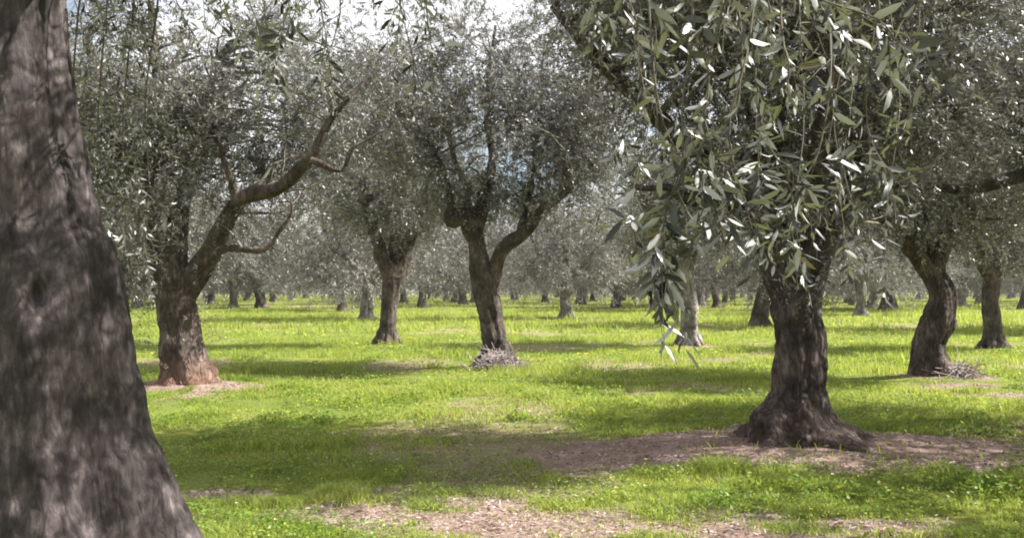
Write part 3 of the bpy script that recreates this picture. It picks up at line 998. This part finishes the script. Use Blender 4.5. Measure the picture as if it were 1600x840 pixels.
GR_MID = 'olive trees of the grove'
ex, ey = BASE['E']
place(3, ex, ey, .98, 1.0, 'slim distant olive tree between the centre tree and the hanging shoots', GR_MID)
gx_, gy_ = BASE['G']
place(1, gx_, gy_, 1.05, 2.5, 'distant olive tree peeping out just left of the stout trunk', GR_MID)
sx_, sy_ = BASE['S']
place(0, sx_, sy_, 1.05, 0.3, 'pale distant olive tree left of the upright one', GR_MID)
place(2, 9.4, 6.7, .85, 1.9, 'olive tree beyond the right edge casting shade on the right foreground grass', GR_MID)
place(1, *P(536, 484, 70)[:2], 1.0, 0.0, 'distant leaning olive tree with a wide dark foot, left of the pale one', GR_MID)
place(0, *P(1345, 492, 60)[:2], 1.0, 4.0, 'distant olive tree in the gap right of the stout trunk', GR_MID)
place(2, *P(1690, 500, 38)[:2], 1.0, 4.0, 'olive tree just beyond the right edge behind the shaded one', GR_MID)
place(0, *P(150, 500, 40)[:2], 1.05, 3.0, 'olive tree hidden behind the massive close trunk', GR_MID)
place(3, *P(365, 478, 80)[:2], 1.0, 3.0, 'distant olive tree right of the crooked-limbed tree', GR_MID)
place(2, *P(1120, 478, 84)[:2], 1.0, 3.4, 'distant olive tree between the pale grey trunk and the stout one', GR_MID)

Rf = np.random.default_rng(5)
rot = 0.12
far_spots = []
for a in range(-16, 17):
    for c in range(0, 24):
        ux, uy = a * 11.2 + Rf.normal() * 2.6, 58 + c * 10.5 + Rf.normal() * 2.6
        X_, Y_ = ux * math.cos(rot) - (uy - 60) * math.sin(rot), 60 + ux * math.sin(rot) + (uy - 60) * math.cos(rot)
        kk, ss_, rr_ = int(Rf.integers(0, 4)), (1.3 if Y_ < 105 else 1.1) + .25 * Rf.random(), Rf.random() * 6.28
        if Y_ < 68 or Y_ > 190 or abs(X_) > Y_ * .56 + 4:
            continue
        if Y_ > 130 and Rf.random() < .25:
            continue
        pxp = X_ / Y_ * F + 800
        if Y_ < 95 and any(abs(pxp - q) < 40 for q in (884, 573, 1186, 700)):
            continue
        far_spots.append((kk, X_, Y_, ss_, rr_))
front = sorted([q for q in far_spots if q[2] < 92], key=lambda q: q[1] / q[2])
ORD = 'first second third fourth fifth sixth seventh eighth ninth tenth eleventh twelfth thirteenth fourteenth fifteenth sixteenth seventeenth eighteenth nineteenth twentieth'.split()
for q in far_spots:
    lab = 'small olive tree deep in the far rows at the back of the grove'
    if q in front:
        k_ = front.index(q)
        lab = ('%s olive tree from the left in the nearest of the far rows' % ORD[k_]) if k_ < len(front) / 2 else ('%s olive tree from the right in the nearest of the far rows' % ORD[len(front) - 1 - k_])
    place(*q, lab, 'olive trees of the far rows')

# the grove beyond, one mass
mb = MB()
R = np.random.default_rng(77)
n = 26000
yy = 195 + 60 * R.random(n)
xx = (R.random(n) * 2 - 1) * (yy * .62 + 8)
top = 8 + 4 * n2(xx, yy, 7, 2.0) 
zz = .3 + (top - .3) * R.random(n) ** .8
q = np.stack([xx, yy, zz + ground_h(xx, yy)], 1)
for k in range(8):
    leaves(mb, q + R.normal(size=(n, 3)) * np.array([.9, .9, .35]), R.normal(size=(n, 3)), R.normal(size=(n, 3)) + [0, 0, .6], .35 + .3 * R.random(n), .5, 0, 0)
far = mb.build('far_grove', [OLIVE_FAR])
tag(far, 'grey-green mass of the olive grove beyond the last rows', 'far wood', kind='stuff')

# ------------------------------------------------------------------ grass, weeds, flowers, litter
def sector(n, y0, y1, R, m=.60, pad=1.0):
    u = R.random(n)
    y = np.sqrt(y0 ** 2 + (y1 ** 2 - y0 ** 2) * u)
    x = (R.random(n) * 2 - 1) * (y * m + pad)
    return x, y


def blades(mb, n, y0, y1, hgt, wid, R, mode=0):
    x, y = sector(n, y0, y1, R)
    keep = R.random(n) > dirt_w(x, y) * 0.96
    tuft = n2(x, y, 0.45 if y1 < 30 else 1.2, 21.0, 2)
    keep &= R.random(n) < smooth(0.25, 0.6, tuft) * .9 + .1
    for key, rr in (('H', .45), ('B', .35), ('D', .25), ('I', .3), ('A', .65)):
        bx, by = BASE[key]
        keep &= ((x - bx) ** 2 + (y - by) ** 2) > rr ** 2
    x, y, tuft = x[keep], y[keep], tuft[keep]
    n = len(x)
    z = ground_h(x, y) - .01
    big = n2(x, y, 1.6, 33.0, 2)
    h = hgt * (0.35 + 1.1 * R.random(n)) * (0.35 + 1.3 * tuft) * (.45 + .6 * smooth(.3, .6, big) + 1.3 * smooth(.56, .72, n2(x, y, 1.0, 71.0, 2)))
    a = R.random(n) * 6.28
    lean = .15 + .7 * R.random(n)
    d = np.stack([np.cos(a) * lean, np.sin(a) * lean, np.ones(n)], 1)
    b2 = a + 1.57 + R.normal(size=n) * .5
    s = np.stack([np.cos(b2), np.sin(b2), 0 * b2], 1)
    w = (wid * (.6 + .8 * R.random(n)))[:, None]
    p = np.stack([x, y, z], 1)
    H_ = h[:, None]
    if mode == 0:
        mid = p + d * H_ * .55
        tip = p + d * H_ * .95 + np.stack([np.cos(a), np.sin(a), 0 * a - .4], 1) * H_ * .3
        v = np.stack([p - s * w * .5, p + s * w * .5, mid + s * w * .45, mid - s * w * .45, tip], 1)
        f = np.arange(n)[:, None] * 5
        mb.add(v.reshape(-1, 3), np.concatenate([f + np.array([0, 1, 2]), f + np.array([0, 2, 3]), f + np.array([3, 2, 4])]))
    else:
        v = np.stack([p - s * w * .5, p + s * w * .5, p + d * H_], 1)
        mb.add(v.reshape(-1, 3), np.arange(n)[:, None] * 3 + np.array([0, 1, 2]))


R = np.random.default_rng(91)
mb = MB()
blades(mb, 210000, 4.6, 9, .045, .0065, R)
blades(mb, 230000, 9, 17, .058, .010, R)
blades(mb, 220000, 17, 34, .075, .018, R, 1)
blades(mb, 200000, 34, 75, .13, .04, R, 1)
blades(mb, 150000, 75, 200, .11, .11, R, 1)
grass = mb.build('grass', [GRASS], smooth_shade=False)
tag(grass, 'bright spring grass covering the floor of the olive grove', 'grass', kind='stuff')

mb = MB()
for n, y0, y1, sz in ((90000, 4.6, 9, .022), (90000, 9, 17, .030), (60000, 17, 36, .05)):
    x, y = sector(n, y0, y1, R)
    cl = n2(x, y, 0.6, 44.0, 2)
    keep = (R.random(n) > dirt_w(x, y) * .97) & (R.random(n) < smooth(.42, .62, cl))
    x, y, cl = x[keep], y[keep], cl[keep]
    n = len(x)
    hh = (.02 + .17 * (cl - .4).clip(0) * (0.6 + .8 * R.random(n)))
    p = np.stack([x, y, ground_h(x, y) + hh], 1)
    leaves(mb, p, R.normal(size=(n, 3)) * [1, 1, .25], R.normal(size=(n, 3)) * .45 + [0, 0, 1], sz * (.6 + .8 * R.random(n)), .8)
tag(mb.build('clover', [WEED], smooth_shade=False), 'low broad-leaved clover growing in clumps through the grass', 'clover', kind='stuff')

mb = MB()
spots_ = [(*P(1165, 765, 7.4)[:2], .38, .20), (*P(1120, 770, 7.2)[:2], .3, .13), (*P(1550, 775, 7.3)[:2], .42, .26), (*P(1500, 760, 7.7)[:2], .35, .2), (*P(930, 825, 6.5)[:2], .3, .11),
          (*P(1590, 745, 8.2)[:2], .35, .22), (*P(720, 745, 8.2)[:2], .4, .12), (*P(640, 745, 8.3)[:2], .45, .12), (*P(800, 740, 8.2)[:2], .35, .12), (*P(990, 640, 13.2)[:2], .8, .14),
          (*P(540, 632, 13)[:2], .3, .2), (*P(625, 628, 13.4)[:2], .3, .2), (*P(1240, 760, 7.7)[:2], .4, .12), (*P(1350, 765, 7.5)[:2], .5, .12), (*P(420, 740, 8.5)[:2], .25, .14)]
xw, yw = sector(150, 7.5, 26, R)
for a_, b_ in zip(xw, yw):
    spots_.append((a_, b_, .12 + .3 * R.random(), .07 + .12 * R.random()))
for cx, cy, rr, hh in spots_:
    n = int(420 * rr / .4 * (1 if cy < 12 else .6))
    u = R.normal(size=(n, 2)) * rr * .5
    x, y = cx + u[:, 0], cy + u[:, 1]
    k = dirt_w(x, y) < (.75 if hh > .12 else .35)
    x, y, u = x[k], y[k], u[k]
    n = len(x)
    z = ground_h(x, y) + hh * R.random(n) * np.exp(-(u ** 2).sum(1) / (rr * .6) ** 2)
    leaves(mb, np.stack([x, y, z], 1), R.normal(size=(n, 3)) * [1, 1, .3] + [0, 0, .35], R.normal(size=(n, 3)) * .4 + [0, 0, 1], .035 * (.5 + R.random(n)) * (1 if cy < 10 else 1.3), .6)
tag(mb.build('weeds', [WEED], smooth_shade=False), 'low leafy weeds standing in tufts above the grass', 'weeds', kind='stuff')

mb = MB()
for n, y0, y1, sz, mi, th in ((260, 5, 10, .016, 0, .5), (1400, 10, 22, .022, 0, .5), (7000, 22, 90, .06, 0, .52), (110, 5, 12, .014, 1, .45), (500, 12, 30, .02, 1, .5)):
    x, y = sector(n, y0, y1, R)
    k = (n2(x, y, 2.2, 55.0, 2) > th - .02) & (dirt_w(x, y) < .4)
    x, y = x[k], y[k]
    n = len(x)
    p = np.stack([x, y, ground_h(x, y) + .07 + .06 * R.random(n)], 1)
    for a in range(3):
        ang = a * 2.09 + R.random(n) * .4
        leaves(mb, p, np.stack([np.cos(ang), np.sin(ang), .35 + 0 * ang], 1), np.tile([0, 0, 1.0], (n, 1)) + R.normal(size=(n, 3)) * .2, np.full(n, sz), .9, 0, mi)
tag(mb.build('wildflowers', [YELLOW, WHITE], smooth_shade=False), 'tiny yellow and white wildflowers dotted through the grass', 'wildflowers', kind='stuff')

mb = MB()
for n, y0, y1, sz in ((60000, 4.6, 9, .045), (90000, 9, 20, .055)):
    x, y = sector(n, y0, y1, R)
    k = R.random(n) < dirt_w(x, y) ** 1.5 * .8
    x, y = x[k], y[k]
    n = len(x)
    p = np.stack([x, y, ground_h(x, y) + .004 + .015 * R.random(n)], 1)
    leaves(mb, p, R.normal(size=(n, 3)) * [1, 1, .18], R.normal(size=(n, 3)) * .4 + [0, 0, 1], sz * (.5 + R.random(n)), .22)
tag(mb.build('leaf_litter', [LITTER], smooth_shade=False), 'dry brown leaves and straw lying on the bare soil', 'leaf litter', kind='stuff')

mb = MB()
n = 9000
x, y = sector(n, 5, 18, R)
k = R.random(n) < dirt_w(x, y) ** 2
x, y = x[k], y[k]
n = len(x)
sz = (.006 + .02 * R.random(n) ** 4)[:, None, None]
oc = np.array([[1, 0, 0], [0, 1, 0], [-1, 0, 0], [0, -1, 0], [0, 0, .7], [0, 0, -.7]])[None] * (1 + .35 * R.normal(size=(n, 6, 1)))
v = np.stack([x, y, ground_h(x, y)], 1)[:, None] + oc * sz
tri = np.array([[0, 1, 4], [1, 2, 4], [2, 3, 4], [3, 0, 4], [1, 0, 5], [2, 1, 5], [3, 2, 5], [0, 3, 5]])
mb.add(v.reshape(-1, 3), (np.arange(n)[:, None, None] * 6 + tri[None]).reshape(-1, 3))
tag(mb.build('soil_clods', [LITTER], smooth_shade=False), 'small clods and pebbles on the bare soil', 'clods', kind='stuff')

DRY, _t, _b, _o = mat('dry_twig')
_b.inputs['Base Color'].default_value = (0.36, 0.30, 0.29, 1)
_b.inputs['Roughness'].default_value = 0.9


def twig_heap(cx, cy, rx, h, n, label):
    z = gh(cx, cy)
    mb = MB()
    u = R.normal(size=(n, 2)) * .42
    st = np.stack([u[:, 0] * rx, u[:, 1] * rx * .8, h * R.random(n) * np.exp(-(u ** 2).sum(1) * 1.5)], 1)
    d = norm(R.normal(size=(n, 3)) * [1, 1, .4]) * (.12 + .3 * R.random(n))[:, None]
    q = np.linspace(0, 1, 4)[None, :, None]
    twigs(mb, st[:, None] + d[:, None] * q + R.normal(size=(n, 4, 3)) * .015, np.full((n, 4), .006), 0)
    leaves(mb, st + R.normal(size=(n, 3)) * .04, R.normal(size=(n, 3)), R.normal(size=(n, 3)) + [0, 0, 1], np.full(n, .07), .3, 0, 0)
    ob = mb.build('twig_heap', [DRY])
    ob.location = (cx, cy, z)
    tag(ob, label, 'twig heap')


dx_, dy_ = BASE['D']
twig_heap(dx_ + .05, dy_ - .45, .55, .34, 420, 'pale heap of dry prunings at the foot of the centre tree')
ix_, iy_ = BASE['I']
twig_heap(ix_ + .35, iy_ - .3, .4, .25, 200, 'small pale heap of dry prunings at the foot of the S-curved tree')

import bmesh
# ------------------------------------------------------------------ the air between the trees
bm = bmesh.new()
bmesh.ops.create_cube(bm, size=1)
for v_ in bm.verts:
    v_.co = Vector((v_.co.x * 1840, 450 + v_.co.y * 1560, 8 + v_.co.z * 24))
me = bpy.data.meshes.new('haze')
bm.to_mesh(me)
bm.free()
HZM = bpy.data.materials.new('haze')
HZM.use_nodes = True
t = HZM.node_tree
t.nodes.clear()
o_ = t.nodes.new('ShaderNodeOutputMaterial')
pv = t.nodes.new('ShaderNodeVolumePrincipled')
pv.inputs['Color'].default_value = (0.9, 0.9, 0.95, 1)
pv.inputs['Density'].default_value = 0.0003
t.links.new(pv.outputs[0], o_.inputs['Volume'])
me.materials.append(HZM)
ho = bpy.data.objects.new('haze', me)
COL.objects.link(ho)
tag(ho, 'thin pale air that softens the far rows', 'haze', kind='stuff')
SC.cycles.volume_bounces = 0
